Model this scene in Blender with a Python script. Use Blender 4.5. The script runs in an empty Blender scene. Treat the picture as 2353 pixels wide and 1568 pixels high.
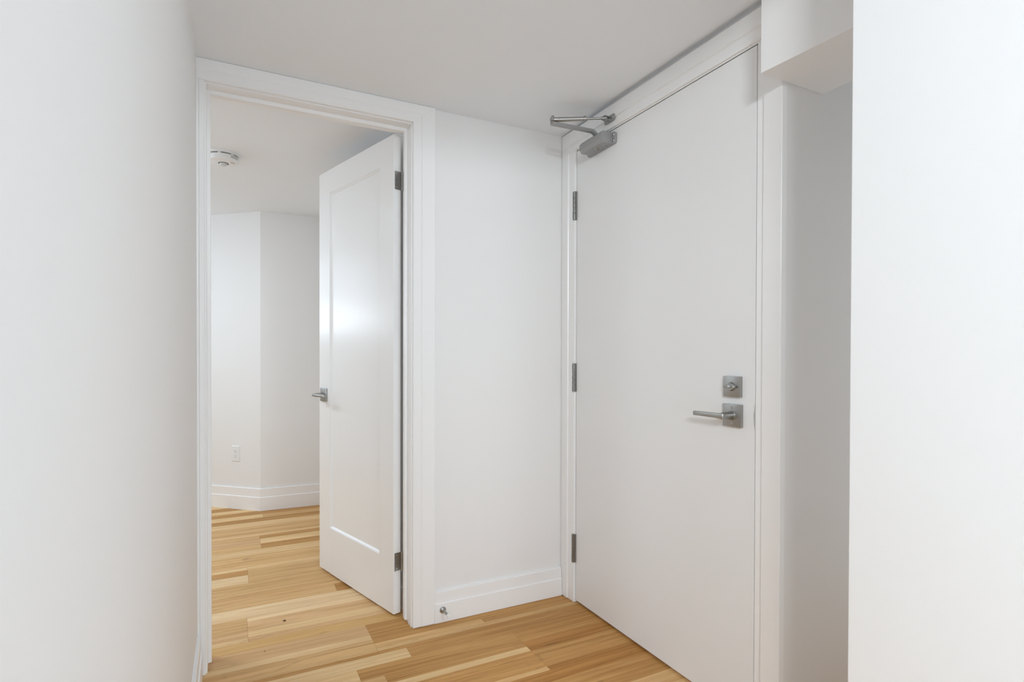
import bpy, bmesh, math, random
from mathutils import Vector, Matrix

C = bpy.context.scene.collection
sc = bpy.context.scene

# ------------------------------------------------------------------ camera, world, lights, exposure
def look_matrix(yaw, pitch, roll):
    F = Vector((math.sin(yaw)*math.cos(pitch), math.cos(yaw)*math.cos(pitch), math.sin(pitch)))
    R = Vector((math.cos(yaw), -math.sin(yaw), 0)); U = R.cross(F)
    R2 = R*math.cos(roll) + U*math.sin(roll); U2 = -R*math.sin(roll) + U*math.cos(roll)
    return Matrix((R2, U2, -F)).transposed()
cam = bpy.data.cameras.new('camera'); cam_o = bpy.data.objects.new('camera', cam); C.objects.link(cam_o)
cam.sensor_width = 36.0; cam.sensor_fit = 'HORIZONTAL'
cam.lens = 1267.435*36.0/2353.0
cam.shift_y = 47.869/2353.0
cam.clip_start = 0.01
cam_o.matrix_world = Matrix.Translation((-1.3952, -2.1977, 1.1129)) @ look_matrix(0.4712, -0.0088, 0.0025).to_4x4()
sc.camera = cam_o

w = bpy.data.worlds.new('world'); sc.world = w; w.use_nodes = True
w.node_tree.nodes['Background'].inputs[0].default_value = (0.8, 0.86, 1.0, 1)
w.node_tree.nodes['Background'].inputs[1].default_value = 0.5

def area(name, loc, target, sx, sy, power, color=(1, 1, 1)):
    l = bpy.data.lights.new(name, 'AREA'); l.shape = 'RECTANGLE'; l.size = sx; l.size_y = sy
    l.energy = power; l.color = color
    o = bpy.data.objects.new(name, l); C.objects.link(o); o.location = loc
    d = Vector(target) - Vector(loc)
    o.rotation_euler = d.to_track_quat('-Z', 'Y').to_euler()
    return o
COOL = (0.81, 0.912, 1.0)
COOLER = (0.76, 0.885, 1.0)
# bedroom: high basement window in its left wall
area('bedroom_window_lower', (-2.86, 2.80, 1.485), (-1.0, 2.2, 1.2), 1.0, 0.27, 5.4, COOLER)
area('bedroom_window_upper', (-2.86, 2.80, 1.86), (-1.0, 2.2, 1.5), 1.0, 0.46, 3.2, COOLER)
area('bedroom_fill_light', (-2.5, 1.05, 2.13), (-2.3, 1.1, 0), 0.5, 0.5, 17.3, COOLER)  # unseen fill lamp added overhead to lift the bedroom's ambient light
# living room behind the camera: high window / lamps / daylight window
area('living_high_light', (-2.20, -3.87, 2.20), (-0.1, -1.0, 1.3), 0.60, 0.16, 53, (0.87, 0.945, 1.0))
area('passage_end_fill', (.93, -1.37, 1.02), (0.0, -1.36, 1.02), 0.30, 1.9, 2.4, (0.93, 0.97, 1.0))  # unseen fill light added at the passage end to brighten the recess
area('living_ceiling_light', (-0.45, -3.70, 2.233), (-0.8, 0.0, 1.0), 0.50, 0.10, 21, COOL)
area('living_window_daylight', (-1.2, -5.90, 1.55), (-0.9, 0.0, 1.1), 2.2, 1.3, 43, COOL)

sc.view_settings.view_transform = 'Standard'; sc.view_settings.look = 'None'
sc.view_settings.exposure = -0.07; sc.view_settings.gamma = 1.0
sc.view_settings.use_curve_mapping = False
sc.cycles.max_bounces = 14; sc.cycles.diffuse_bounces = 10; sc.cycles.use_denoising = True
sc.cycles.sample_clamp_indirect = 8.0

# ------------------------------------------------------------------ materials
def mat(name, col, rough=0.5, metal=0.0, spec=0.5, bump=0.0, bscale=300.0, coat=0.0):
    m = bpy.data.materials.new(name); m.use_nodes = True
    nt = m.node_tree; b = nt.nodes['Principled BSDF']
    b.inputs['Base Color'].default_value = (*col, 1)
    b.inputs['Roughness'].default_value = rough; b.inputs['Metallic'].default_value = metal
    b.inputs['Specular IOR Level'].default_value = spec
    b.inputs['Coat Weight'].default_value = coat
    g = nt.nodes.new('ShaderNodeNewGeometry')
    n = nt.nodes.new('ShaderNodeTexNoise'); n.inputs['Scale'].default_value = 3.0 if metal < .5 else 60.0
    n.inputs['Detail'].default_value = 3
    nt.links.new(g.outputs['Position'], n.inputs['Vector'])
    mr = nt.nodes.new('ShaderNodeMapRange'); mr.inputs[3].default_value = max(0, rough-.04); mr.inputs[4].default_value = rough+.04
    nt.links.new(n.outputs['Fac'], mr.inputs[0]); nt.links.new(mr.outputs[0], b.inputs['Roughness'])
    if bump:
        n2 = nt.nodes.new('ShaderNodeTexNoise'); n2.inputs['Scale'].default_value = bscale; n2.inputs['Detail'].default_value = 2
        nt.links.new(g.outputs['Position'], n2.inputs['Vector'])
        bp = nt.nodes.new('ShaderNodeBump'); bp.inputs['Strength'].default_value = bump; bp.inputs['Distance'].default_value = 0.001
        nt.links.new(n2.outputs['Fac'], bp.inputs['Height']); nt.links.new(bp.outputs[0], b.inputs['Normal'])
    return m
M_WALL = mat('white wall paint', (0.818, 0.814, 0.81), 0.55, spec=0.3, bump=0.08, bscale=220)
M_CEIL = mat('flat white ceiling paint', (0.845, 0.872, 0.90), 0.9, spec=0.15, bump=0.12, bscale=160)
M_TRIM = mat('white semi gloss trim paint', (0.87, 0.87, 0.87), 0.32, spec=0.45)
M_DOOR = mat('white satin door paint', (0.87, 0.87, 0.87), 0.24, spec=0.5, bump=0.05, bscale=90)
M_EDOOR = mat('white eggshell entry door paint', (0.80, 0.80, 0.80), 0.42, spec=0.4, bump=0.05, bscale=140)
M_PLASTIC = mat('white plastic', (0.80, 0.80, 0.80), 0.35)
M_NICKEL = mat('brushed nickel', (0.40, 0.395, 0.38), 0.38, metal=1.0)
M_HINGE = mat('satin steel', (0.45, 0.445, 0.435), 0.34, metal=1.0)
M_HINGE2 = mat('dull satin steel', (0.27, 0.265, 0.255), 0.34, metal=1.0)
M_CLOSER = mat('silver grey enamel', (0.34, 0.34, 0.34), 0.42, metal=0.25)
M_CHROME = mat('polished steel', (0.62, 0.62, 0.62), 0.12, metal=1.0)
M_LENS = mat('glossy grey white plastic', (0.62, 0.62, 0.61), 0.12, spec=0.8)
M_DARK = mat('dark recess', (0.035, 0.034, 0.033), 0.7)
M_GAP = mat('dark gap grey', (0.09, 0.09, 0.09), 0.8)
M_SLOT = mat('grey slot shadow', (0.16, 0.16, 0.155), 0.7)
M_PRINT = mat('grey print', (0.40, 0.42, 0.41), 0.6)
M_RUBBER = mat('white rubber', (0.85, 0.85, 0.85), 0.5)
M_CRUMB = mat('dark wood crumb', (0.08, 0.05, 0.03), 0.8)
M_SUB = mat('floor underlay', (0.16, 0.10, 0.055), 0.9)

def s2l(c):
    return tuple(((x/255)/12.92 if x/255 <= 0.04045 else ((x/255+0.055)/1.055)**2.4) for x in c)

def wood(name, srgb, dark, seed):
    m = bpy.data.materials.new(name); m.use_nodes = True
    nt = m.node_tree; L = nt.links; b = nt.nodes['Principled BSDF']
    g = nt.nodes.new('ShaderNodeNewGeometry'); oi = nt.nodes.new('ShaderNodeObjectInfo')
    off = nt.nodes.new('ShaderNodeCombineXYZ')
    mul = nt.nodes.new('ShaderNodeMath'); mul.operation = 'MULTIPLY'; mul.inputs[1].default_value = 37.0
    L.new(oi.outputs['Random'], mul.inputs[0])
    L.new(mul.outputs[0], off.inputs[0]); L.new(mul.outputs[0], off.inputs[2])
    add = nt.nodes.new('ShaderNodeVectorMath'); add.operation = 'ADD'
    L.new(g.outputs['Position'], add.inputs[0]); L.new(off.outputs[0], add.inputs[1])
    def noise(scale, sx, sy, detail=4, rough=.6, dist=0.0):
        mp = nt.nodes.new('ShaderNodeVectorMath'); mp.operation = 'MULTIPLY'; mp.inputs[1].default_value = (sx, sy, 1)
        L.new(add.outputs[0], mp.inputs[0])
        n = nt.nodes.new('ShaderNodeTexNoise'); n.inputs['Scale'].default_value = scale
        n.inputs['Detail'].default_value = detail; n.inputs['Roughness'].default_value = rough; n.inputs['Distortion'].default_value = dist
        L.new(mp.outputs[0], n.inputs['Vector']); return n.outputs['Fac']
    base = s2l(srgb); dk = s2l(dark)
    broad = noise(1.0, 1.5, 46, 4, .62, .8)      # long soft figure
    fine = noise(1.0, 7, 230, 4, .65, .3)         # pores
    knot = noise(1.0, 5.0, 20, 3, .55, 1.8)       # smoky knots
    r1 = nt.nodes.new('ShaderNodeValToRGB'); r1.color_ramp.elements[0].position = .34; r1.color_ramp.elements[1].position = .64
    r1.color_ramp.elements[0].color = (*dk, 1); r1.color_ramp.elements[1].color = (*base, 1)
    L.new(broad, r1.inputs[0])
    r2 = nt.nodes.new('ShaderNodeMapRange'); r2.inputs[1].default_value = .30; r2.inputs[2].default_value = .42; r2.inputs[3].default_value = .84; r2.inputs[4].default_value = 1.05
    L.new(fine, r2.inputs[0])
    mx = nt.nodes.new('ShaderNodeVectorMath'); mx.operation = 'SCALE'
    L.new(r1.outputs[0], mx.inputs[0]); L.new(r2.outputs[0], mx.inputs['Scale'])
    r3 = nt.nodes.new('ShaderNodeMapRange'); r3.inputs[1].default_value = .62; r3.inputs[2].default_value = .78; r3.inputs[3].default_value = 1.0; r3.inputs[4].default_value = .66
    L.new(knot, r3.inputs[0])
    mx2 = nt.nodes.new('ShaderNodeVectorMath'); mx2.operation = 'SCALE'
    L.new(mx.outputs[0], mx2.inputs[0]); L.new(r3.outputs[0], mx2.inputs['Scale'])
    # small plank to plank value shift
    r4 = nt.nodes.new('ShaderNodeMapRange'); r4.inputs[3].default_value = .95; r4.inputs[4].default_value = 1.05
    L.new(oi.outputs['Random'], r4.inputs[0])
    mx3 = nt.nodes.new('ShaderNodeVectorMath'); mx3.operation = 'SCALE'
    L.new(mx2.outputs[0], mx3.inputs[0]); L.new(r4.outputs[0], mx3.inputs['Scale'])
    L.new(mx3.outputs[0], b.inputs['Base Color'])
    b.inputs['Roughness'].default_value = .5; b.inputs['Specular IOR Level'].default_value = .2
    bp = nt.nodes.new('ShaderNodeBump'); bp.inputs['Strength'].default_value = .15; bp.inputs['Distance'].default_value = .0006
    L.new(fine, bp.inputs['Height']); L.new(bp.outputs[0], b.inputs['Normal'])
    return m
W = {
    'V': wood('very light maple', (236, 208, 166), (216, 181, 133), 1),
    'L': wood('light maple', (229, 196, 148), (207, 169, 116), 2),
    'M': wood('honey oak', (217, 178, 126), (191, 147, 93), 3),
    'P': wood('rosy oak', (219, 181, 134), (195, 152, 104), 4),
    'Y': wood('yellow oak', (219, 180, 122), (195, 150, 90), 5),
    'D': wood('brown oak', (196, 149, 91), (168, 121, 65), 6),
    'K': wood('deep brown oak', (180, 129, 70), (150, 101, 48), 7),
}

# ------------------------------------------------------------------ mesh helpers
def link(name, bm, m, parent=None, smooth=False):
    bmesh.ops.recalc_face_normals(bm, faces=bm.faces)
    me = bpy.data.meshes.new(name); bm.to_mesh(me); bm.free()
    me.materials.append(m)
    if smooth:
        for p in me.polygons: p.use_smooth = True
    o = bpy.data.objects.new(name, me); C.objects.link(o)
    if parent: o.parent = parent; o.matrix_parent_inverse = parent.matrix_world.inverted() if False else Matrix()
    return o
def B(bm, x0, x1, y0, y1, z0, z1, bev=0.0, T=None):
    t = bmesh.new()
    bmesh.ops.create_cube(t, size=1)
    for v in t.verts:
        v.co = Vector((x0+(v.co.x+.5)*(x1-x0), y0+(v.co.y+.5)*(y1-y0), z0+(v.co.z+.5)*(z1-z0)))
    if bev:
        bmesh.ops.bevel(t, geom=list(t.edges), offset=bev, segments=2, affect='EDGES', profile=.5)
    merge(bm, t, T)
def merge(bm, t, T=None):
    if T is not None: bmesh.ops.transform(t, matrix=T, verts=t.verts)
    bmesh.ops.recalc_face_normals(t, faces=t.faces)
    vm = {v: bm.verts.new(v.co) for v in t.verts}
    for f in t.faces:
        nf = bm.faces.new([vm[v] for v in f.verts]); nf.smooth = f.smooth
    t.free()
def prism(bm, pts, a0, a1, axis, bev=0.0, T=None):
    """closed outline pts in the plane normal to axis, from a0 to a1 (axis x: pts=(y,z); y: (x,z); z: (x,y))"""
    t = bmesh.new()
    def mk(a, p):
        return {'x': (a, p[0], p[1]), 'y': (p[0], a, p[1]), 'z': (p[0], p[1], a)}[axis]
    A = [t.verts.new(mk(a0, p)) for p in pts]; Bv = [t.verts.new(mk(a1, p)) for p in pts]
    t.faces.new(A); t.faces.new(Bv[::-1])
    n = len(pts)
    for i in range(n): t.faces.new((A[i], Bv[i], Bv[(i+1) % n], A[(i+1) % n]))
    bmesh.ops.recalc_face_normals(t, faces=t.faces)
    if bev: bmesh.ops.bevel(t, geom=list(t.edges), offset=bev, segments=2, affect='EDGES', profile=.5)
    merge(bm, t, T)
def lathe(bm, prof, seg=32, T=None, smooth=True):
    """prof: (r,h) list around z"""
    t = bmesh.new(); rings = []
    for r, h in prof:
        if r < 1e-6: rings.append([t.verts.new((0, 0, h))])
        else: rings.append([t.verts.new((r*math.cos(2*math.pi*i/seg), r*math.sin(2*math.pi*i/seg), h)) for i in range(seg)])
    for a, b in zip(rings, rings[1:]):
        for i in range(seg):
            j = (i+1) % seg
            if len(a) == 1: f = t.faces.new((a[0], b[i], b[j]))
            elif len(b) == 1: f = t.faces.new((a[i], b[0], a[j]))
            else: f = t.faces.new((a[i], b[i], b[j], a[j]))
            f.smooth = smooth
    if len(rings[0]) > 1: t.faces.new(rings[0])
    if len(rings[-1]) > 1: t.faces.new(rings[-1][::-1])
    merge(bm, t, T)
def frame_to(p, q):
    """matrix whose local z runs from p towards q, origin p"""
    d = (Vector(q)-Vector(p)); return Matrix.Translation(p) @ d.to_track_quat('Z', 'Y').to_matrix().to_4x4()
def rod(bm, p, q, r, r2=None, seg=20, bev=0.0):
    h = (Vector(q)-Vector(p)).length; r2 = r if r2 is None else r2
    prof = [(0, 0), (max(r-bev, 1e-4), 0), (r, bev), (r2, h-bev), (max(r2-bev, 1e-4), h), (0, h)] if bev else [(0, 0), (r, 0), (r2, h), (0, h)]
    lathe(bm, prof, seg, frame_to(p, q), smooth=False)
    return bm
def shade_auto(o, ang=35):
    me = o.data
    for p in me.polygons: p.use_smooth = True
    bm = bmesh.new(); bm.from_mesh(me)
    for e in bm.edges:
        if len(e.link_faces) == 2 and e.calc_face_angle(0) > math.radians(ang): e.smooth = False
    bm.to_mesh(me); bm.free(); return o
def tag(o, label, cat, kind=None, group=None):
    o['label'] = label; o['category'] = cat
    if kind: o['kind'] = kind
    if group: o['group'] = group
    return o
def empty(name, loc, label, cat, kind=None):
    o = bpy.data.objects.new(name, None); o.empty_display_size = .05; C.objects.link(o); o.location = loc
    return tag(o, label, cat, kind)
def part(name, bm, m, parent, label=None, auto=False):
    """bm is in world coordinates; the part is stored relative to its parent"""
    base = Vector((0, 0, 0)); p = parent
    while p: base += p.location; p = p.parent
    bmesh.ops.translate(bm, vec=-base, verts=bm.verts)
    o = link(name, bm, m, parent)
    if label: o['label'] = label
    if auto: shade_auto(o)
    return o
def N(): return bmesh.new()

H = 2.1399
# ================================================================== THE SETTING
# ---- floor with planks: strips run along x; each row is (y_top, y_bottom, [(x_right_end, tone), ...]) from left to right
rng = random.Random(7)
bm = N(); B(bm, -3.6, .95, -6.0, 4.0, -.06, -.0045)
floor = tag(link('floor', bm, M_SUB), 'wood strip floor of mixed honey and brown boards', 'floor', 'structure')
LEFT, RIGHT = -2.9, 0.16
rows = [
 # bedroom, far to near
 (2.45, 2.327, [(-1.9, 'M'), (9, 'L')]), (2.327, 2.240, [(-1.7, 'L'), (9, 'D')]), (2.240, 2.158, [(-1.7, 'M'), (-.95, 'L'), (9, 'D')]),
 (2.158, 2.062, [(-2.1, 'M'), (9, 'D')]), (2.062, 1.966, [(-1.2, 'L'), (9, 'M')]), (1.966, 1.876, [(-2.0, 'L'), (9, 'D')]),
 (1.876, 1.774, [(-2.3, 'M'), (9, 'L')]), (1.774, 1.598, [(-1.9, 'L'), (9, 'M')]), (1.598, 1.560, [(-1.9, 'M'), (9, 'L')]),
 (1.560, 1.492, [(-1.24, 'M'), (9, 'D')]), (1.492, 1.394, [(-1.24, 'P'), (9, 'L')]), (1.394, 1.296, [(-1.24, 'M'), (9, 'D')]),
 (1.296, 1.196, [(-2.2, 'M'), (9, 'L')]), (1.196, 1.016, [(-2.2, 'P'), (9, 'M')]), (1.016, .976, [(-1.32, 'L'), (9, 'L')]),
 (.976, .904, [(-1.32, 'D'), (9, 'M')]), (.904, .792, [(-1.32, 'V'), (9, 'M')]), (.792, .627, [(-1.9, 'P'), (9, 'M')]),
 (.627, .598, [(-1.9, 'V'), (-.948, 'M'), (9, 'L')]), (.598, .500, [(-2.0, 'M'), (-.948, 'M'), (9, 'D')]), (.500, .390, [(-2.0, 'M'), (-.70, 'V'), (9, 'M')]),
 (.390, .355, [(-1.337, 'M'), (-.75, 'V'), (9, 'M')]), (.355, .264, [(-1.337, 'M'), (9, 'P')]), (.264, .207, [(-1.337, 'P'), (-.70, 'L'), (9, 'M')]),
 (.207, .174, [(-1.337, 'L'), (9, 'P')]), (.174, .105, [(-2.1, 'M'), (9, 'Y')]), (.105, .012, [(-1.9, 'L'), (-.902, 'P'), (9, 'D')]),
 # hall, threshold to the camera; browner towards the entry, partly painted-in shade
 (.012, -.028, [(-.902, 'L'), (9, 'D')]), (-.028, -.060, [(-.902, 'M'), (9, 'D')]), (-.060, -.096, [(-.902, 'M'), (-.45, 'M'), (9, 'D')]),
 (-.096, -.124, [(-.902, 'M'), (9, 'M')]), (-.124, -.146, [(-.902, 'D'), (9, 'D')]), (-.146, -.216, [(-.80, 'L'), (9, 'D')]),
 (-.216, -.291, [(-1.0, 'L'), (-.385, 'D'), (9, 'D')]), (-.291, -.316, [(-.92, 'M'), (-.385, 'D'), (9, 'D')]), (-.316, -.345, [(-.92, 'M'), (-.385, 'D'), (9, 'K')]),
 (-.345, -.378, [(-.385, 'L'), (9, 'K')]), (-.378, -.413, [(-.385, 'D'), (9, 'D')]),
 (-.413, -.498, [(-1.1, 'L'), (-.385, 'D'), (9, 'D')]), (-.498, -.522, [(-.385, 'M'), (9, 'K')]), (-.522, -.585, [(-.75, 'M'), (9, 'K')]),
 (-.585, -.655, [(-.55, 'D'), (9, 'D')]), (-.655, -.707, [(-.6, 'M'), (9, 'D')]),
]
y = 2.45
extra = []
while y < 3.75:
    h = rng.choice((.07, .09, .12)); extra.append((y+h, y, [(rng.uniform(-2.4, -1.6), rng.choice('LMD')), (9, rng.choice('LMDP'))])); y += h
y = -.707
while y > -2.55:
    h = rng.choice((.06, .09, .12, .15)); extra.append((y, y-h, [(rng.uniform(-1.2, -.4), rng.choice('LMDPY')), (9, rng.choice('LMDKP'))])); y -= h
G = .0006
def add_plank(x0, x1, y0, y1, tone):
    bm = N(); dz = rng.uniform(-.0002, .0002)
    B(bm, x0+G/2, x1-G/2, y0+G/2, y1-G/2, -.0045, dz)
    link('plank', bm, W[tone], floor)
for y1, y0, segs in extra+rows:
    hall = y1 <= -.02
    x = -1.50 if hall else LEFT
    xr = (.94 if (y1 < -1.05 and y0 > -1.75) else RIGHT) if hall else -.02
    for xe, tone in segs:
        xe = min(xe, xr)
        if xe > x+.01: add_plank(x, xe, y0, y1, tone)
        x = max(x, xe)
# unseen living room floor, made pale grey to cut warm bounce light
bm = N(); B(bm, -3.6, .95, -6.0, -2.62, -.0045, 0); B(bm, .1605, .95, -2.62, -2.36, -.0045, 0)
link('filler', bm, mat('pale grey floor tile', (.55, .55, .55), .5), floor)

# ---- wall with the bedroom door (y = 0 .. 0.12)
TK = .12
XJ_R, XJ_L, ZJ = -.739, -1.4705, 2.061         # jamb faces
bm = N()
B(bm, XJ_R+.018, .12, 0, TK, 0, H+.03); B(bm, -2.98, XJ_L-.018, 0, TK, 0, H+.03); B(bm, XJ_L-.018, XJ_R+.018, 0, TK, ZJ+.018, H+.03)
tag(link('wall_back', bm, M_WALL), 'white painted wall beside the bedroom doorway', 'wall', 'structure')
# ---- wall with the entry door (x = 0.004 .. 0.12)
X0 = .0035
YD0, YD1, ZD = -.1085, -1.0625, 2.0405        # entry door slab
bm = N()
B(bm, X0, .14, -.0905, 0, 0, H+.03); B(bm, X0, .95, -1.1575, -1.082, 0, H+.02); B(bm, X0, .14, -1.082, -.0905, ZD+.022, H+.03)

tag(link('wall_right', bm, M_WALL), 'white painted wall around the grey white entry door', 'wall', 'structure')
# ---- left wall
bm = N(); B(bm, -1.62, -1.5007, -2.35, 0, 0, H)
tag(link('wall_left', bm, M_WALL), 'plain white wall along the left edge of the photo', 'wall', 'structure')
# ---- end of the side passage
bm = N(); B(bm, .95, 1.05, -2.35, -1.08, 0, H+.02)
tag(link('wall_passage', bm, M_WALL), 'white end wall of the side passage, hidden behind the near right wall', 'wall', 'structure')
# ---- near right wall
bm = N(); prism(bm, [(-.330, -1.5445), (.95, -1.5445), (.95, -2.35), (-.330, -2.35)], 0, H+.02, 'z', bev=.002)
tag(link('wall_near_right', bm, M_WALL), 'bright plain white wall filling the right edge of the photo', 'wall', 'structure')
# ---- boxed beam above the niche
bm = N(); ZB = 1.8888
prism(bm, [(-.1063, -1.1580), (.157, -1.1580), (.157, -1.5435), (-.085, -1.5435)], ZB, H+.02, 'z', bev=.0012)
tag(link('ceiling_beam', bm, M_WALL), 'white boxed beam hanging from the ceiling over the side passage', 'beam', 'structure')
# ---- ceilings: hall ceiling curls up a little where it meets the entry wall
bm = N()
curl = [(-1.62, 0), (-.085, 0), (-.07, .0007), (-.055, .003), (-.04, .0075), (-.025, .014), (-.01, .022), (1.0, .025)]
t = bmesh.new(); rings = []
for yy, k in ((0.0, .06), (-.06, .25), (-.20, .6), (-.45, 1.0), (-2.35, 1.0)):
    rings.append([t.verts.new((x, yy, H+z*k)) for x, z in curl]+[t.verts.new((1.0, yy, H+.09)), t.verts.new((-1.62, yy, H+.09))])
for a, b in zip(rings, rings[1:]):
    for i in range(len(a)): t.faces.new((a[i], b[i], b[(i+1) % len(a)], a[(i+1) % len(a)]))
t.faces.new(rings[0]); t.faces.new(rings[-1][::-1]); merge(bm, t)
ceil = tag(link('ceiling', bm, M_CEIL), 'flat grey white ceiling of the small hall', 'ceiling', 'structure')
shade_auto(ceil, 50)
bm = N(); B(bm, -2.98, .2, 0.0, 4.0, 2.155, 2.25)
tag(link('ceiling_bedroom', bm, M_CEIL), 'white bedroom ceiling with the smoke alarm', 'ceiling', 'structure')
bm = N(); B(bm, -3.6, .95, -6.0, -2.35, 2.45, 2.53)
tag(link('ceiling_living', bm, M_CEIL), 'white ceiling of the room behind the camera', 'ceiling', 'structure')
bm = N(); B(bm, -3.6, .95, -2.35, -2.29, H, 2.53)
tag(link('trim_1', bm, M_WALL), 'white drop between the hall ceiling and the room behind', 'bulkhead', 'structure')
# ---- bedroom walls
cx, cy = -1.2060, 2.1620
d2 = Vector((-.7386, .6741, 0)).normalized()
pL = Vector((cx, cy, 0)) + d2*2.30
bm = N()
prism(bm, [(cx, cy), (pL.x, pL.y), (pL.x+.1, pL.y+.3), (cx+.2, cy+.6), (-.45, cy+.6), (-.45, cy-.027)], 0, 2.155, 'z')
wf = tag(link('wall_bedroom_far', bm, M_WALL), 'white bedroom wall with a projecting corner behind the open door', 'wall', 'structure')
bm = N()
B(bm, -2.98, -2.9, TK, 2.25, 0, 2.155); B(bm, -2.98, -2.9, 3.35, 4.0, 0, 2.155); B(bm, -2.98, -2.9, 2.25, 3.35, 0, 1.32); B(bm, -2.98, -2.9, 2.25, 3.35, 2.10, 2.155)
tag(link('wall_bedroom_left', bm, M_WALL), 'white bedroom wall with a high window', 'wall', 'structure')
bm = N(); B(bm, -.714, -.6, TK, 2.3, 0, 2.155)
tag(link('wall_bedroom_right', bm, M_WALL), 'white bedroom wall hidden behind the open door', 'wall', 'structure')
win = empty('window_1', (-2.95, 2.8, 1.71), 'high basement window of the bedroom', 'window', 'structure')
bm = N()
for a in (2.25, 2.78, 3.31): B(bm, -2.97, -2.91, a, a+.04, 1.32, 2.10)
B(bm, -2.97, -2.91, 2.25, 3.35, 1.32, 1.36); B(bm, -2.97, -2.91, 2.25, 3.35, 2.06, 2.10)
part('window_frame', bm, M_TRIM, win)
# ---- living room walls behind the camera
bm = N(); B(bm, -3.6, .95, -6.1, -6.0, 0, 2.53); B(bm, -3.7, -3.6, -6.1, -2.29, 0, 2.53); B(bm, .95, 1.05, -6.1, -1.43, 0, 2.53); B(bm, -3.6, -1.62, -2.35, -2.29, 0, 2.53)
tag(link('wall_living', bm, M_WALL), 'white walls of the room behind the camera', 'wall', 'structure')

# ---- baseboards: two step profile
def base_prof(h, s, t0=.016, t1=.011):
    return [(0, 0), (t0, 0), (t0, s-.002), (t0-.002, s), (t1, s+.0015), (t1, h-.002), (t1-.002, h), (0, h)]
def baseboard(bm, p, q, h, s):
    """runs p -> q along the wall, room on the right hand side of the run"""
    p = Vector((*p, 0)); q = Vector((*q, 0)); d = (q-p).normalized(); n = Vector((d.y, -d.x, 0))
    t = bmesh.new(); pr = base_prof(h, s)
    A = [t.verts.new(p + n*a + Vector((0, 0, z))) for a, z in pr]; E = [t.verts.new(q + n*a + Vector((0, 0, z))) for a, z in pr]
    t.faces.new(A); t.faces.new(E[::-1])
    for i in range(len(pr)):
        j = (i+1) % len(pr); t.faces.new((A[i], E[i], E[j], A[j]))
    merge(bm, t)
bm = N(); baseboard(bm, (-.6405, 0), (-.020, 0), .1285, .080)
bb = tag(link('baseboard_back', bm, M_TRIM), 'white stepped baseboard between the two door casings', 'baseboard', 'structure')
bm = N(); baseboard(bm, (-1.5007, -2.35), (-1.5007, -.019), .149, .092)
tag(link('baseboard_left', bm, M_TRIM), 'white stepped baseboard at the foot of the left wall', 'baseboard', 'structure')
bm = N(); k = Vector((cx, cy))
t = bmesh.new(); pr = base_prof(.158, .097)
n1 = Vector((d2.y, -d2.x))*-1; n1 = Vector((-.6741, -.7386)); dr = Vector((.9993, -.0361)); n2 = Vector((-.0361, -.9993))
mit = (n1+n2)/(1+n1.dot(n2))
rings = []
for base, off in ((Vector((pL.x, pL.y)), n1), (k, mit), (Vector((-.714, cy-.0178)), n2)):
    rings.append([t.verts.new((base.x+off.x*a, base.y+off.y*a, z)) for a, z in pr])
for a, b in zip(rings, rings[1:]):
    for i in range(len(pr)):
        j = (i+1) % len(pr); t.faces.new((a[i], b[i], b[j], a[j]))
t.faces.new(rings[0]); t.faces.new(rings[2][::-1]); merge(bm, t)
tag(link('baseboard_bedroom', bm, M_TRIM), 'white stepped baseboard turning the bedroom wall corner', 'baseboard', 'structure')
bm = N(); baseboard(bm, (-.714, 2.12), (-.714, TK+.013), .158, .097)
tag(link('baseboard_bedroom_right', bm, M_TRIM), 'white baseboard behind the open bedroom door', 'baseboard', 'structure')

# ---- bedroom doorway trim: two band casing, jamb, stop
def casing_prof(wi, w, ti=.0163, to=.018):
    """across the casing from the opening: inner band wi wide, small groove, outer band"""
    return [(0, 0), (0, ti-.002), (.002, ti), (wi-.0012, ti), (wi, ti-.0012), (wi+.0012, ti-.0004), (wi+.0042, to), (w-.002, to), (w, to-.002), (w, 0)]
tr = empty('trim_2', (-1.10, 0, 0), 'white two band door casing and jamb around the bedroom doorway', 'door trim', 'structure')
XI, XO, XL0 = -.7345, -.6408, -1.4755
ZI, ZT = 2.066, H-.0005
wi = .033
def loft(bm, ringA, ringB):
    t = bmesh.new(); A = [t.verts.new(p) for p in ringA]; E = [t.verts.new(p) for p in ringB]
    t.faces.new(A); t.faces.new(E[::-1]); n = len(A)
    for i in range(n): t.faces.new((A[i], E[i], E[(i+1) % n], A[(i+1) % n]))
    merge(bm, t)
wA = XO-XI; wT = ZT-ZI
cp = casing_prof(wi, wA)
bm = N()     # right leg, mitred at the top
loft(bm, [(XI+a, -d, .002) for a, d in cp], [(XI+a, -d, ZI+a*wT/wA) for a, d in cp])
part('casing_leg', bm, M_TRIM, tr)
cph = casing_prof(.0345, wT)
bm = N()     # head
loft(bm, [(XI+a*wA/wT-.0003, -d, ZI+a) for a, d in cph], [(-1.5005, -d, ZI+a) for a, d in cph])
part('casing_head', bm, M_TRIM, tr)
bm = N()     # left leg ripped narrow into the corner
lp = [(0, 0), (0, .0125), (.002, .0145), (.016, .0145), (.0172, .0125), (.0185, .0165), (.0249, .018), (.0249, 0)]
loft(bm, [(XL0-a, -d, .003) for a, d in lp], [(XL0-a, -d, ZI-.0003) for a, d in lp])
part('casing_leg', bm, M_TRIM, tr)
bm = N(); B(bm, XJ_R, XJ_R+.018, 0, TK, .0, ZJ+.018, .0012); part('jamb', bm, M_TRIM, tr)
bm = N(); B(bm, XJ_L-.018, XJ_L, 0, TK, .0, ZJ+.018, .0012); part('jamb', bm, M_TRIM, tr)
bm = N(); B(bm, XJ_L, XJ_R, 0, TK, ZJ, ZJ+.018, .0012); part('jamb_head', bm, M_TRIM, tr)
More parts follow.
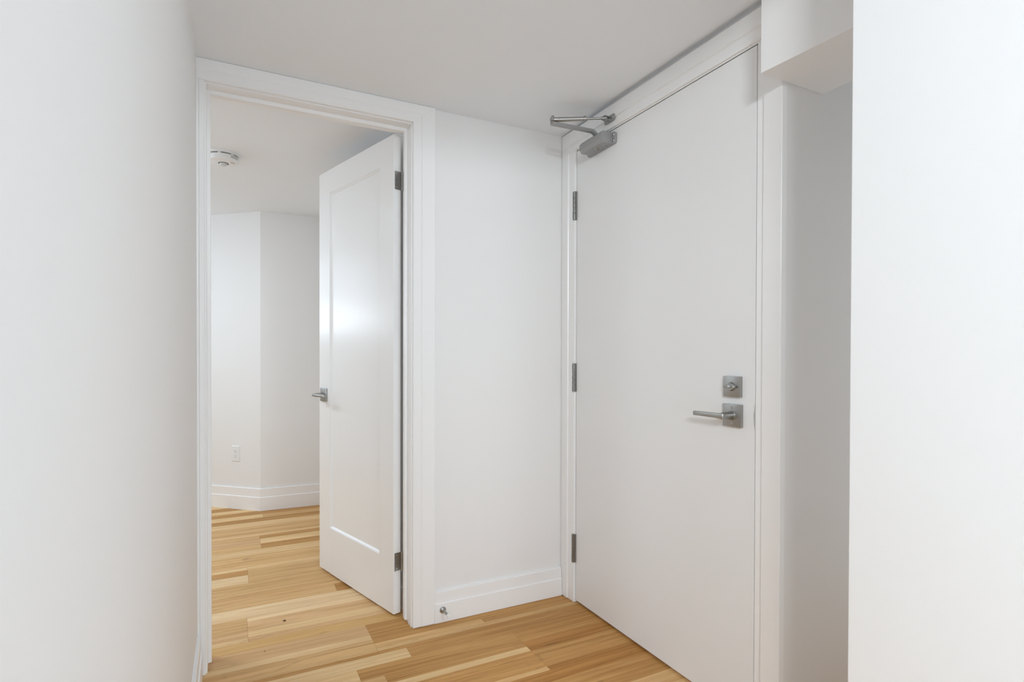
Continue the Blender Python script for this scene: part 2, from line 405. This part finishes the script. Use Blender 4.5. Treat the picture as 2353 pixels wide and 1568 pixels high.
def stop_prof(): return [(.048, 0), (.050, .011), (.056, .012), (.064, .0105), (.072, .0115), (.078, .010), (.0785, 0)]
sp = stop_prof()
bm = N(); loft(bm, [(XJ_R-d, yy, .012) for yy, d in sp], [(XJ_R-d, yy, ZJ-.0001) for yy, d in sp]); part('stop', bm, M_TRIM, tr)
bm = N(); loft(bm, [(XJ_L+d, yy, .012) for yy, d in sp], [(XJ_L+d, yy, ZJ-.0001) for yy, d in sp]); part('stop', bm, M_TRIM, tr)
bm = N(); loft(bm, [(XJ_L+.0005, yy, ZJ-d*1.15) for yy, d in sp], [(XJ_R-.0005, yy, ZJ-d*1.15) for yy, d in sp]); part('stop_head', bm, M_TRIM, tr)
# bedroom side casing
bm = N(); B(bm, -.735, -.7145, TK, TK+.012, 0, 2.12, .002); part('casing_leg', bm, M_TRIM, tr)
bm = N(); B(bm, -1.55, -1.4755, TK, TK+.015, 0, 2.12, .002); part('casing_leg', bm, M_TRIM, tr)

# ---- entry doorway trim
te = empty('trim_3', (0, -.58, 0), 'white two band door casing and jamb around the entry door', 'door trim', 'structure')
def cpe(wi, w): return casing_prof(wi, w, .0168, .0215)
YL, YLo = -.1052, -.0036                      # left leg, inner and outer edge
YR, YRo = -1.0925, -1.1578                    # right leg
ZEI, ZET = 2.0475, H-.0008
p1 = cpe(.0475, YLo-YL); p2 = [(0, 0), (0, .0150), (.002, .0170), (YR-YRo-.002, .0215), (YR-YRo, .0195), (YR-YRo, 0)]; p3 = cpe(.034, ZET-ZEI)
hw = ZET-ZEI
bm = N(); loft(bm, [(X0-d, YL+a, .002) for a, d in p1], [(X0-d, YL+a, ZEI+a*hw/(YLo-YL)-.0002) for a, d in p1]); part('casing_leg', bm, M_TRIM, te)
bm = N(); loft(bm, [(X0-d, YR-a, .002) for a, d in p2], [(X0-d, YR-a, ZEI+a*hw/(YR-YRo)-.0002) for a, d in p2]); part('casing_leg', bm, M_TRIM, te)
bm = N(); loft(bm, [(X0-d, YL+a*(YLo-YL)/hw, ZEI+a) for a, d in p3], [(X0-d, YR-a*(YR-YRo)/hw, ZEI+a) for a, d in p3]); part('casing_head', bm, M_TRIM, te)
JX = -.0045
bm = N(); B(bm, JX, .14, YD0+.003, -.0905, .002, ZD+.022, .001); part('jamb', bm, M_TRIM, te)
bm = N(); B(bm, JX, .14, -1.0935, YD1-.0026, .002, ZD+.022, .001); part('jamb', bm, M_TRIM, te)
bm = N(); B(bm, JX, .14, YD1-.0034, YD0+.0028, ZD+.0032, ZD+.022, .001); part('jamb_head', bm, M_TRIM, te)
bm = N(); B(bm, .045, .06, YD1-.0034, YD1+.015, .002, ZD+.003); B(bm, .045, .06, YD0-.015, YD0+.0028, .002, ZD+.003); B(bm, .045, .06, YD1+.015, YD0-.015, ZD-.012, ZD+.003)
part('stop', bm, M_TRIM, te)

# ================================================================== DOORS
def rot_frame(o, ux, uz=Vector((0, 0, 1))):
    """matrix with local x = ux, local z = up, local y = z cross x, origin o"""
    ux = Vector(ux).normalized(); uy = uz.cross(ux)
    return Matrix.Translation(o) @ Matrix((ux, uy, uz)).transposed().to_4x4()
# ---- door_1: open bedroom door. local u from the free edge to the hinge edge, v into the slab (away from the camera), z up
FA = Vector((-.9835, .826, 0)); FB = Vector((-.780, .1172, 0))
DU = (FB-FA).normalized(); DW = (FB-FA).length
TD = rot_frame(FA, DU)                     # local y = z x u
sgn = 1 if (Vector((0, 0, 1)).cross(DU)).dot(Vector((.965, .26, 0))) > 0 else -1
def V(v): return v*sgn                     # v>0 goes into the slab
def bx(bm, u0, u1, v0, v1, z0, z1, bev=0.0):
    a, b = sorted((V(v0), V(v1))); B(bm, u0, u1, a, b, z0, z1, bev, TD)
Z0, Z1 = .0125, 2.056
DT = .0345
PU0, PU1, PZ0, PZ1 = .1205, .6175, .241, 1.940
d1 = empty('door_1', (FB.x, FB.y, 0), 'white single panel bedroom door standing open', 'door', 'structure')
bm = N(); bx(bm, 0, PU0, 0, DT, Z0, Z1, .0012); part('stile', bm, M_DOOR, d1)
bm = N(); bx(bm, PU1, DW, 0, DT, Z0, Z1, .0012); part('stile', bm, M_DOOR, d1)
bm = N(); bx(bm, PU0-.0008, PU1+.0008, .00001, DT, PZ1, Z1-.00001); part('rail', bm, M_DOOR, d1)
bm = N(); bx(bm, PU0-.0008, PU1+.0008, .00001, DT, Z0+.00001, PZ0); part('rail', bm, M_DOOR, d1)
# recessed panel with a sloped sticking all round
bm = N(); t = bmesh.new()
rd, sw = .0095, .010
def ring(e, v): return [t.verts.new(TD @ Vector((u, V(v), z))) for u, z in ((PU0-e, PZ0-e), (PU1+e, PZ0-e), (PU1+e, PZ1+e), (PU0-e, PZ1+e))]
r0, r1, r2, r3 = ring(.0002, .0028), ring(-.003, .0030), ring(-sw, rd), ring(-sw-.0005, rd+.0006)
for a, b in ((r0, r1), (r1, r2), (r2, r3)):
    for i in range(4): t.faces.new((a[i], a[(i+1) % 4], b[(i+1) % 4], b[i]))
t.faces.new(r3)
b0 = ring(.0002, DT-.006); t.faces.new(b0[::-1])
for i in range(4): t.faces.new((b0[i], b0[(i+1) % 4], r0[(i+1) % 4], r0[i]))
merge(bm, t); part('panel', bm, M_DOOR, d1)
# hinges on the hinge edge: leaf, knuckles, screws
HD = DT
def hinge_inner(zc):
    hgt = .078
    bm = N(); bx(bm, DW-.0008, DW+.0016, .0045, DT+.004, zc-hgt/2, zc+hgt/2, .0006)
    hg = part('hinge', bm, M_HINGE, d1, 'satin steel butt hinge')
    bm = N()
    pc = TD @ Vector((DW+.0065, V(DT+.0035), 0))
    n = 5
    for i in range(n):
        a = zc-hgt/2+i*hgt/n; rod(bm, (pc.x, pc.y, a+.0006), (pc.x, pc.y, a+hgt/n-.0006), .0056, seg=16, bev=.0004)
    rod(bm, (pc.x, pc.y, zc-hgt/2-.002), (pc.x, pc.y, zc+hgt/2+.002), .0042, seg=12, bev=.001)
    part('knuckle', bm, M_HINGE, hg, auto=True)
    for dz, v in ((.028, .016), (0, .010), (-.028, .016)):
        bm = N()
        p = TD @ Vector((DW+.0012, V(v), zc+dz)); q = TD @ Vector((DW+.0024, V(v), zc+dz))
        rod(bm, p, q, .0036, .0026, 14); part('screw', bm, M_CHROME, hg)
    # leaf on the jamb
    bm = N(); B(bm, XJ_R-.0012, XJ_R+.0002, .082, .1195, zc-hgt/2, zc+hgt/2); part('jamb_leaf', bm, M_HINGE, hg)
hinge_inner(1.863); hinge_inner(.2345)
# lever handle on the visible face
zc, uc = .9165, .060
bm = N(); bx(bm, uc-.034, uc+.034, -.0085, .0002, zc-.034, zc+.034, .0012)
h1 = part('door_handle', bm, M_NICKEL, d1, 'brushed nickel lever on a square rose', auto=True)
bm = N(); rod(bm, TD @ Vector((uc, V(-.007), zc)), TD @ Vector((uc, V(-.050), zc)), .0115, .0105, 24, .0008); part('neck', bm, M_NICKEL, h1, auto=True)
bm = N(); bx(bm, uc-.014, uc+.118, -.0625, -.0475, zc-.007, zc+.007, .0045); part('lever', bm, M_NICKEL, h1, auto=True)

# ---- door_2: closed flush entry door
EX = -.004
d2o = empty('door_2', (0, YD0, 0), 'closed flat white entry door with nickel lock and lever', 'door', 'structure')
bm = N(); B(bm, EX, .041, YD1, YD0, .0105, ZD, .0012); part('slab', bm, M_EDOOR, d2o)
def hinge_outer(zc):
    hgt = .127; xc, yc = EX-.0085, YD0+.0078
    bm = N(); n = 5
    cuts = [0, .030, .054, .074, .098, .127]
    for i in range(n):
        a = zc-hgt/2+cuts[i]; b = zc-hgt/2+cuts[i+1]
        rod(bm, (xc, yc, a+.0007), (xc, yc, b-.0007), .0078 if i in (0, 2, 4) else .0074, seg=20, bev=.0008)
    for a in (.034, .094): rod(bm, (xc, yc, zc-hgt/2+a-.003), (xc, yc, zc-hgt/2+a+.003), .0080, seg=20, bev=.0006)
    hg = part('hinge', bm, M_HINGE2, d2o, 'satin steel butt hinge', auto=True)
    bm = N(); B(bm, xc-.001, EX+.002, YD0-.0032, YD0+.0005, zc-hgt/2, zc+hgt/2, .0005)
    B(bm, xc, JX+.001, YD0+.0035, YD0+.006, zc-hgt/2, zc+hgt/2, .0005)
    part('leaf', bm, M_HINGE2, hg)
    bm = N(); rod(bm, (xc, yc, zc-hgt/2-.004), (xc, yc, zc+hgt/2+.003), .005, seg=14, bev=.0015); part('pin', bm, M_CHROME, hg, auto=True)
for z in (1.7955, 1.0205, .2468): hinge_outer(z)
# deadbolt with thumb turn
yc, zc = -.986, 1.0230
bm = N(); B(bm, EX-.0125, EX+.0002, yc-.0318, yc+.0318, zc-.0318, zc+.0318, .0012)
db = part('deadbolt', bm, M_NICKEL, d2o, 'brushed nickel deadbolt with a thumb turn', auto=True)
bm = N(); rod(bm, (EX-.012, yc, zc), (EX-.020, yc, zc), .0135, .012, 24, .001)
part('collar', bm, M_NICKEL, db, auto=True)
bm = N()
prof = [(-.0225, -.020), (-.0215, -.027), (-.017, -.030), (-.011, -.027), (-.006, -.028), (0, -.034), (.006, -.028), (.011, -.027), (.017, -.030), (.0215, -.027), (.0225, -.020), (.015, -.0175), (0, -.016), (-.015, -.0175)]
prism(bm, [(EX+d+.002, yc+a) for a, d in prof], zc-.0035, zc+.0035, 'z', bev=.0010)
part('thumb_turn', bm, M_NICKEL, db, auto=True)
# lever
zc = .9335
bm = N(); B(bm, EX-.0105, EX+.0002, yc-.0350, yc+.0350, zc-.0350, zc+.0350, .0012)
lv = part('door_handle', bm, M_NICKEL, d2o, 'brushed nickel lever on a square rose', auto=True)
bm = N(); rod(bm, (EX-.010, yc, zc), (EX-.056, yc, zc), .0125, .0105, 28, .0012); rod(bm, (EX-.010, yc, zc), (EX-.0125, yc, zc), .0150, .0145, 28, .0005)
part('neck', bm, M_NICKEL, lv, auto=True)
bm = N()
t = bmesh.new(); rings = []
for a, hx, hz in ((-.0115, .0050, .0070), (-.0095, .0070, .0086), (.010, .0070, .0086), (.016, .0064, .0078), (.060, .0060, .0074), (.110, .0058, .0071), (.112, .0046, .0058)):
    seg = []
    for i in range(16):
        an = 2*math.pi*i/16; c, s = math.cos(an), math.sin(an)
        e = .42; sx = math.copysign(abs(c)**e, c); sz = math.copysign(abs(s)**e, s)
        seg.append(t.verts.new((EX-.0545+hx*sx, yc+a, zc+.0002+hz*sz)))
    rings.append(seg)
for p, q in zip(rings, rings[1:]):
    for i in range(16): t.faces.new((p[i], q[i], q[(i+1) % 16], p[(i+1) % 16]))
t.faces.new(rings[0]); t.faces.new(rings[-1][::-1]); merge(bm, t)
part('lever', bm, M_NICKEL, lv, auto=True)
for dz in (.0245, -.0245):
    bm = N(); rod(bm, (EX-.0100, yc, zc+dz), (EX-.0112, yc, zc+dz), .0050, .0042, 16); sw_ = part('screw', bm, M_HINGE, lv)
    sw_.data.materials.append(M_DARK); sw_.data.polygons[-1].material_index = 0
    
bm = N()     # dark strip painting in the shade of the gap round the door
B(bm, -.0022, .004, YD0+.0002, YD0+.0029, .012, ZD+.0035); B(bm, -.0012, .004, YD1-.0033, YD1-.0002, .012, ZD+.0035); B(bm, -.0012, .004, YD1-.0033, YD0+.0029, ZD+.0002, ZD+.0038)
part('gap_shade', bm, M_GAP, te, 'dark strip for the shade in the gap round the entry door')
# latch strike lip on the jamb beside the lever
bm = N(); t = bmesh.new()
zs0, zs1 = .897, .974
prof = []
n = 12
A = []; Bq = []
for i in range(n+1):
    f = i/n; z = zs0+(zs1-zs0)*f; b = .65*math.sin(math.pi*f)
    A.append(t.verts.new((JX+.004, YD1-.0042, z))); Bq.append(t.verts.new((JX-.0005-.0055*b, YD1-.0022+.0012*b, z)))
for i in range(n): t.faces.new((A[i], A[i+1], Bq[i+1], Bq[i]))
merge(bm, t)
o = part('strike_plate', bm, M_CHROME, te, 'polished steel strike plate lip')
md = o.modifiers.new('thickness', 'SOLIDIFY'); md.thickness = .0012

# ================================================================== THINGS
# ---- door closer on the entry door
dc = empty('door_closer', (EX, -.305, 1.98), 'grey metal hydraulic door closer with folding arm at the top of the entry door', 'door closer')
zb = 1.9795
bm = N()
oct_ = [(EX-.012, zb), (EX-.058, zb), (EX-.068, zb+.0125), (EX-.068, zb+.0335), (EX-.058, zb+.0455), (EX-.012, zb+.0455)]
prism(bm, oct_, -.380, -.228, 'y', bev=.0004)
part('body', bm, M_CLOSER, dc)
bm = N()   # mounting plate with the screw ears
prism(bm, [(-.207, zb+.004), (-.211, zb-.001), (-.391, zb-.001), (-.397, zb+.004), (-.397, zb+.041), (-.391, zb+.046), (-.211, zb+.046), (-.207, zb+.041)], EX-.0125, EX, 'x', bev=.0012)
part('mounting_plate', bm, M_CLOSER, dc, auto=True)
for yy, zz in ((-.3885, zb+.011), (-.3885, zb+.034), (-.2175, zb+.011), (-.2175, zb+.034)):
    bm = N(); rod(bm, (EX-.012, yy, zz), (EX-.0150, yy, zz), .0052, .0036, 16); part('screw', bm, M_HINGE, dc)
bm = N(); rod(bm, (EX-.026, -.306, zb+.001), (EX-.026, -.306, zb-.004), .0165, .0145, 28, .001); rod(bm, (EX-.026, -.306, zb-.003), (EX-.026, -.306, zb-.010), .0075, .0065, 6, .0008); rod(bm, (EX-.026, -.306, zb-.010), (EX-.026, -.306, zb-.013), .0042, .0036, 16, .0008)
part('spindle_cap', bm, M_NICKEL, dc, auto=True)
bm = N(); rod(bm, (EX-.02, -.352, zb+.0005), (EX-.02, -.352, zb-.0006), .0022, seg=12); part('valve_screw', bm, M_DARK, dc)
# main arm: flat bar, cranked near the spindle
def bar(bm, pts, wid, thk):
    t = bmesh.new(); rings = []
    P = [Vector(p) for p in pts]
    for i, p in enumerate(P):
        d = (P[min(i+1, len(P)-1)]-P[max(i-1, 0)]).normalized()
        side = Vector((0, 0, 1)).cross(d).normalized(); up = d.cross(side)
        rings.append([t.verts.new(p+side*a*wid/2+up*b*thk/2) for a, b in ((-1, -1), (1, -1), (1, 1), (-1, 1))])
    for a, b in zip(rings, rings[1:]):
        for i in range(4): t.faces.new((a[i], b[i], b[(i+1) % 4], a[(i+1) % 4]))
    t.faces.new(rings[0]); t.faces.new(rings[-1][::-1])
    bmesh.ops.recalc_face_normals(t, faces=t.faces)
    bmesh.ops.bevel(t, geom=[e for e in t.edges if e.calc_face_angle(0) > .6], offset=.0008, segments=1, affect='EDGES')
    merge(bm, t)
EL = Vector((-.232, -.272, 0))
bm = N()
bar(bm, [(EX-.030, -.305, 2.030), (EX-.046, -.3025, 2.045), (EX-.056, -.301, 2.0505), (-.150, -.2863, 2.0555), (EL.x-.004, EL.y, 2.0595)], .022, .0105)
rod(bm, (EX-.028, -.305, zb+.044), (EX-.028, -.305, 2.040), .011, seg=20, bev=.001)
part('main_arm', bm, M_CLOSER, dc, auto=True)
bm = N()
rod(bm, (EL.x, EL.y, 2.054), (EL.x, EL.y, 2.067), .0095, seg=24, bev=.001); rod(bm, (EL.x, EL.y, 2.068), (EL.x, EL.y, 2.083), .0105, seg=24, bev=.0015); rod(bm, (EL.x, EL.y, 2.083), (EL.x, EL.y, 2.091), .0062, .0055, 20, .001)
part('elbow_joint', bm, M_NICKEL, dc, auto=True)
FO = Vector((-.040, -.370, 2.0820)); E2 = Vector((EL.x, EL.y, 2.0755)); dv = (FO-E2)
bm = N()
rod(bm, E2+dv*.02, E2+dv*.60, .0092, .0078, 20, .001); rod(bm, E2+dv*.585, E2+dv*.625, .0104, .0104, 20, .001)
rod(bm, E2+dv*.12, E2+dv*.12+Vector((-.003, -.009, 0)), .003, .0022, 12)
part('forearm', bm, M_NICKEL, dc, auto=True)
bm = N(); rod(bm, E2+dv*.61, E2+dv*.97, .0047, .0047, 16, .0006); rod(bm, E2+dv*.92, E2+dv*1.02, .0068, .0068, 16, .001)
part('adjusting_rod', bm, M_NICKEL, dc, auto=True)
bm = N()   # foot bracket on the head casing
fx = X0-.0215
prism(bm, [(-.333, 2.0740), (-.339, 2.0695), (-.395, 2.0695), (-.401, 2.0740), (-.401, 2.0920), (-.395, 2.0965), (-.339, 2.0965), (-.333, 2.0920)], fx-.0035, fx+.0002, 'x', bev=.0008)
B(bm, fx-.034, fx-.003, -.379, -.361, 2.0730, 2.0760, .0006); B(bm, fx-.034, fx-.003, -.379, -.361, 2.0865, 2.0895, .0006)
rod(bm, (fx-.022, -.370, 2.0705), (fx-.022, -.370, 2.0920), .0055, seg=18, bev=.001)
part('foot', bm, M_CLOSER, dc, auto=True)
for yy in (-.345, -.389):
    bm = N(); rod(bm, (fx-.003, yy, 2.0830), (fx-.0055, yy, 2.0830), .0048, .0035, 14); part('screw', bm, M_HINGE, dc)

# ---- smoke alarm on the bedroom ceiling
sx, sy, zt = -1.428, 1.022, 2.155
sa = empty('smoke_alarm', (sx, sy, zt), 'round white smoke alarm on the bedroom ceiling', 'smoke alarm')
Ts = Matrix.Translation((sx, sy, 0))
bm = N(); lathe(bm, [(0, zt), (.0775, zt), (.0785, zt-.002), (.0770, zt-.0095), (.0745, zt-.0105), (0, zt-.0105)], 56, Ts); part('base_ring', bm, M_PLASTIC, sa, auto=True)
bm = N(); lathe(bm, [(0, zt-.0100), (.0690, zt-.0100), (.0690, zt-.0165), (0, zt-.0165)], 56, Ts); part('vent_gap', bm, M_SLOT, sa, 'dark vent gap round the alarm', auto=True)
bm = N(); lathe(bm, [(0, zt-.0160), (.0728, zt-.0160), (.0740, zt-.0172), (.0725, zt-.036), (.0690, zt-.0415), (.055, zt-.0455), (.0245, zt-.0470), (0, zt-.0478)], 64, Ts); part('body', bm, M_PLASTIC, sa, auto=True)
for k, an in enumerate((200, 255, 305, 350)):
    bm = N(); c, s = math.cos(math.radians(an)), math.sin(math.radians(an))
    B(bm, .066, .0722, -.0065, .0065, zt-.0166, zt-.0099, 0, Ts @ Matrix.Rotation(math.radians(an), 4, 'Z')); part('vent_rib', bm, M_PLASTIC, sa)
bm = N(); lathe(bm, [(.0235, zt-.0462), (.0245, zt-.0482), (.0205, zt-.0490), (.0190, zt-.0474)], 40, Ts); part('lens_rim', bm, M_SLOT, sa, 'grey rim round the lens', auto=True)
bm = N(); lathe(bm, [(.0192, zt-.0468), (.0180, zt-.0530), (.0140, zt-.0585), (.0125, zt-.0570), (.0085, zt-.0605), (0, zt-.0612)], 40, Ts); part('lens', bm, M_LENS, sa, 'shiny round test lens', auto=True)
bm = N()
for i in range(3):
    rod(bm, (sx+.036+.0065*i, sy-.030+.004*i, zt-.0458), (sx+.036+.0065*i, sy-.030+.004*i, zt-.0474), .0022, seg=10)
part('indicator_holes', bm, M_DARK, sa)
# grey printed patch on the side of the alarm: rows of bars
bm = N(); t = bmesh.new()
for r in range(3):
    z0 = zt-.0200-r*.0046; z1 = z0-.0030
    prev = None
    for i in range(9):
        an = math.radians(-62+i*(4.4)); rr = .0743-(.0015)*(.0172-.0172)
        def P(z): 
            rad = .0740-.0015*((zt-.0172)-z)/.0188+.0003
            return (sx+rad*math.cos(an), sy+rad*math.sin(an), z)
        cur = (t.verts.new(P(z0)), t.verts.new(P(z1)))
        if prev: t.faces.new((prev[0], prev[1], cur[1], cur[0]))
        prev = cur
merge(bm, t); part('printed_marks', bm, M_PRINT, sa, 'grey printed marks on the side of the alarm')

# ---- wall outlet on the diagonal bedroom wall
n1v = Vector((-.6741, -.7386, 0)).normalized()
po = Vector((cx, cy, 0)) + d2*.2135
ol = empty('wall_outlet', (po.x, po.y, .4010), 'white duplex wall outlet low on the bedroom wall', 'outlet')
ux = -d2    # to the right seen from the room
To = Matrix.Translation((po.x, po.y, .4010)) @ Matrix((ux, n1v, Vector((0, 0, 1)))).transposed().to_4x4()
bm = N(); t = bmesh.new()
r = [[t.verts.new((a*sxx, d, b*szz)) for sxx, szz in ((-1, -1), (1, -1), (1, 1), (-1, 1))] for a, b, d in ((.0355, .0585, 0), (.0355, .0585, .0015), (.0315, .0540, .0060))]
for p, q in zip(r, r[1:]):
    for i in range(4): t.faces.new((p[i], p[(i+1) % 4], q[(i+1) % 4], q[i]))
t.faces.new(r[-1]); t.faces.new(r[0][::-1]); merge(bm, t, To); part('cover_plate', bm, M_PLASTIC, ol)
bm = N(); B(bm, -.0168, .0168, .005, .0072, -.0335, .0335, .0008, To); rc = part('receptacle', bm, M_PLASTIC, ol)
for dz in (.0185, -.0185):
    for dx, hh in ((-.0063, .0042), (.0063, .0036)):
        bm = N(); B(bm, dx-.0011, dx+.0011, .0066, .0074, dz+.003-hh, dz+.003+hh, 0, To); part('slot', bm, M_SLOT, rc)
    bm = N(); rod(bm, To @ Vector((0, .0066, dz-.0085)), To @ Vector((0, .0075, dz-.0085)), .0026, seg=12); part('ground_hole', bm, M_DARK, rc)
for dz in (.0475, -.0475):
    bm = N(); rod(bm, To @ Vector((0, .0055, dz)), To @ Vector((0, .0067, dz)), .0026, seg=12); part('screw', bm, M_PLASTIC, ol)


# ---- door stop on the baseboard
ds = empty('door_stop', (-.6065, -.016, .0525), 'small steel door stop with white tip on the baseboard', 'door stop')
bp_, tp_ = Vector((-.6065, -.0158, .0525)), Vector((-.6040, -.086, .0515))
dv = tp_-bp_
bm = N(); lathe(bm, [(0, 0), (.0135, 0), (.0135, .003), (.0110, .0055), (.0060, .009), (0, .009)], 28, frame_to(bp_, tp_)); part('base', bm, M_NICKEL, ds, auto=True)
bm = N(); rod(bm, bp_+dv*.08, bp_+dv*.86, .0056, .0050, 20); part('rod', bm, M_NICKEL, ds, auto=True)
bm = N(); L_ = dv.length
lathe(bm, [(0, L_*.80), (.0068, L_*.80), (.0075, L_*.82), (.0075, L_*.96), (.0060, L_*.995), (0, L_)], 24, frame_to(bp_, tp_)); part('rubber_tip', bm, M_RUBBER, ds, 'white rubber tip', auto=True)

# ---- crumbs of debris on the boards
def crumb(x, y, r, lab, seed, m=M_CRUMB):
    q = random.Random(seed); bm = N()
    bmesh.ops.create_icosphere(bm, subdivisions=1, radius=1)
    for v in bm.verts: v.co = Vector((x+v.co.x*r*q.uniform(.8, 1.6), y+v.co.y*r*q.uniform(.5, 1.0), max(0.0, (v.co.z*.6+.55))*r+.0002))
    tag(link('wood_crumb', bm, m), lab, 'crumb')

crumb(-1.1974, .2897, .0055, 'dark wood splinter lying on the pale boards in the bedroom doorway', 3)
crumb(-1.2843, .0691, .0022, 'tiny dark speck on the pink toned boards at the threshold', 5)
crumb(-.8404, .1840, .0028, 'tiny white paint crumb on the floor by the bedroom door hinge', 8, M_RUBBER)
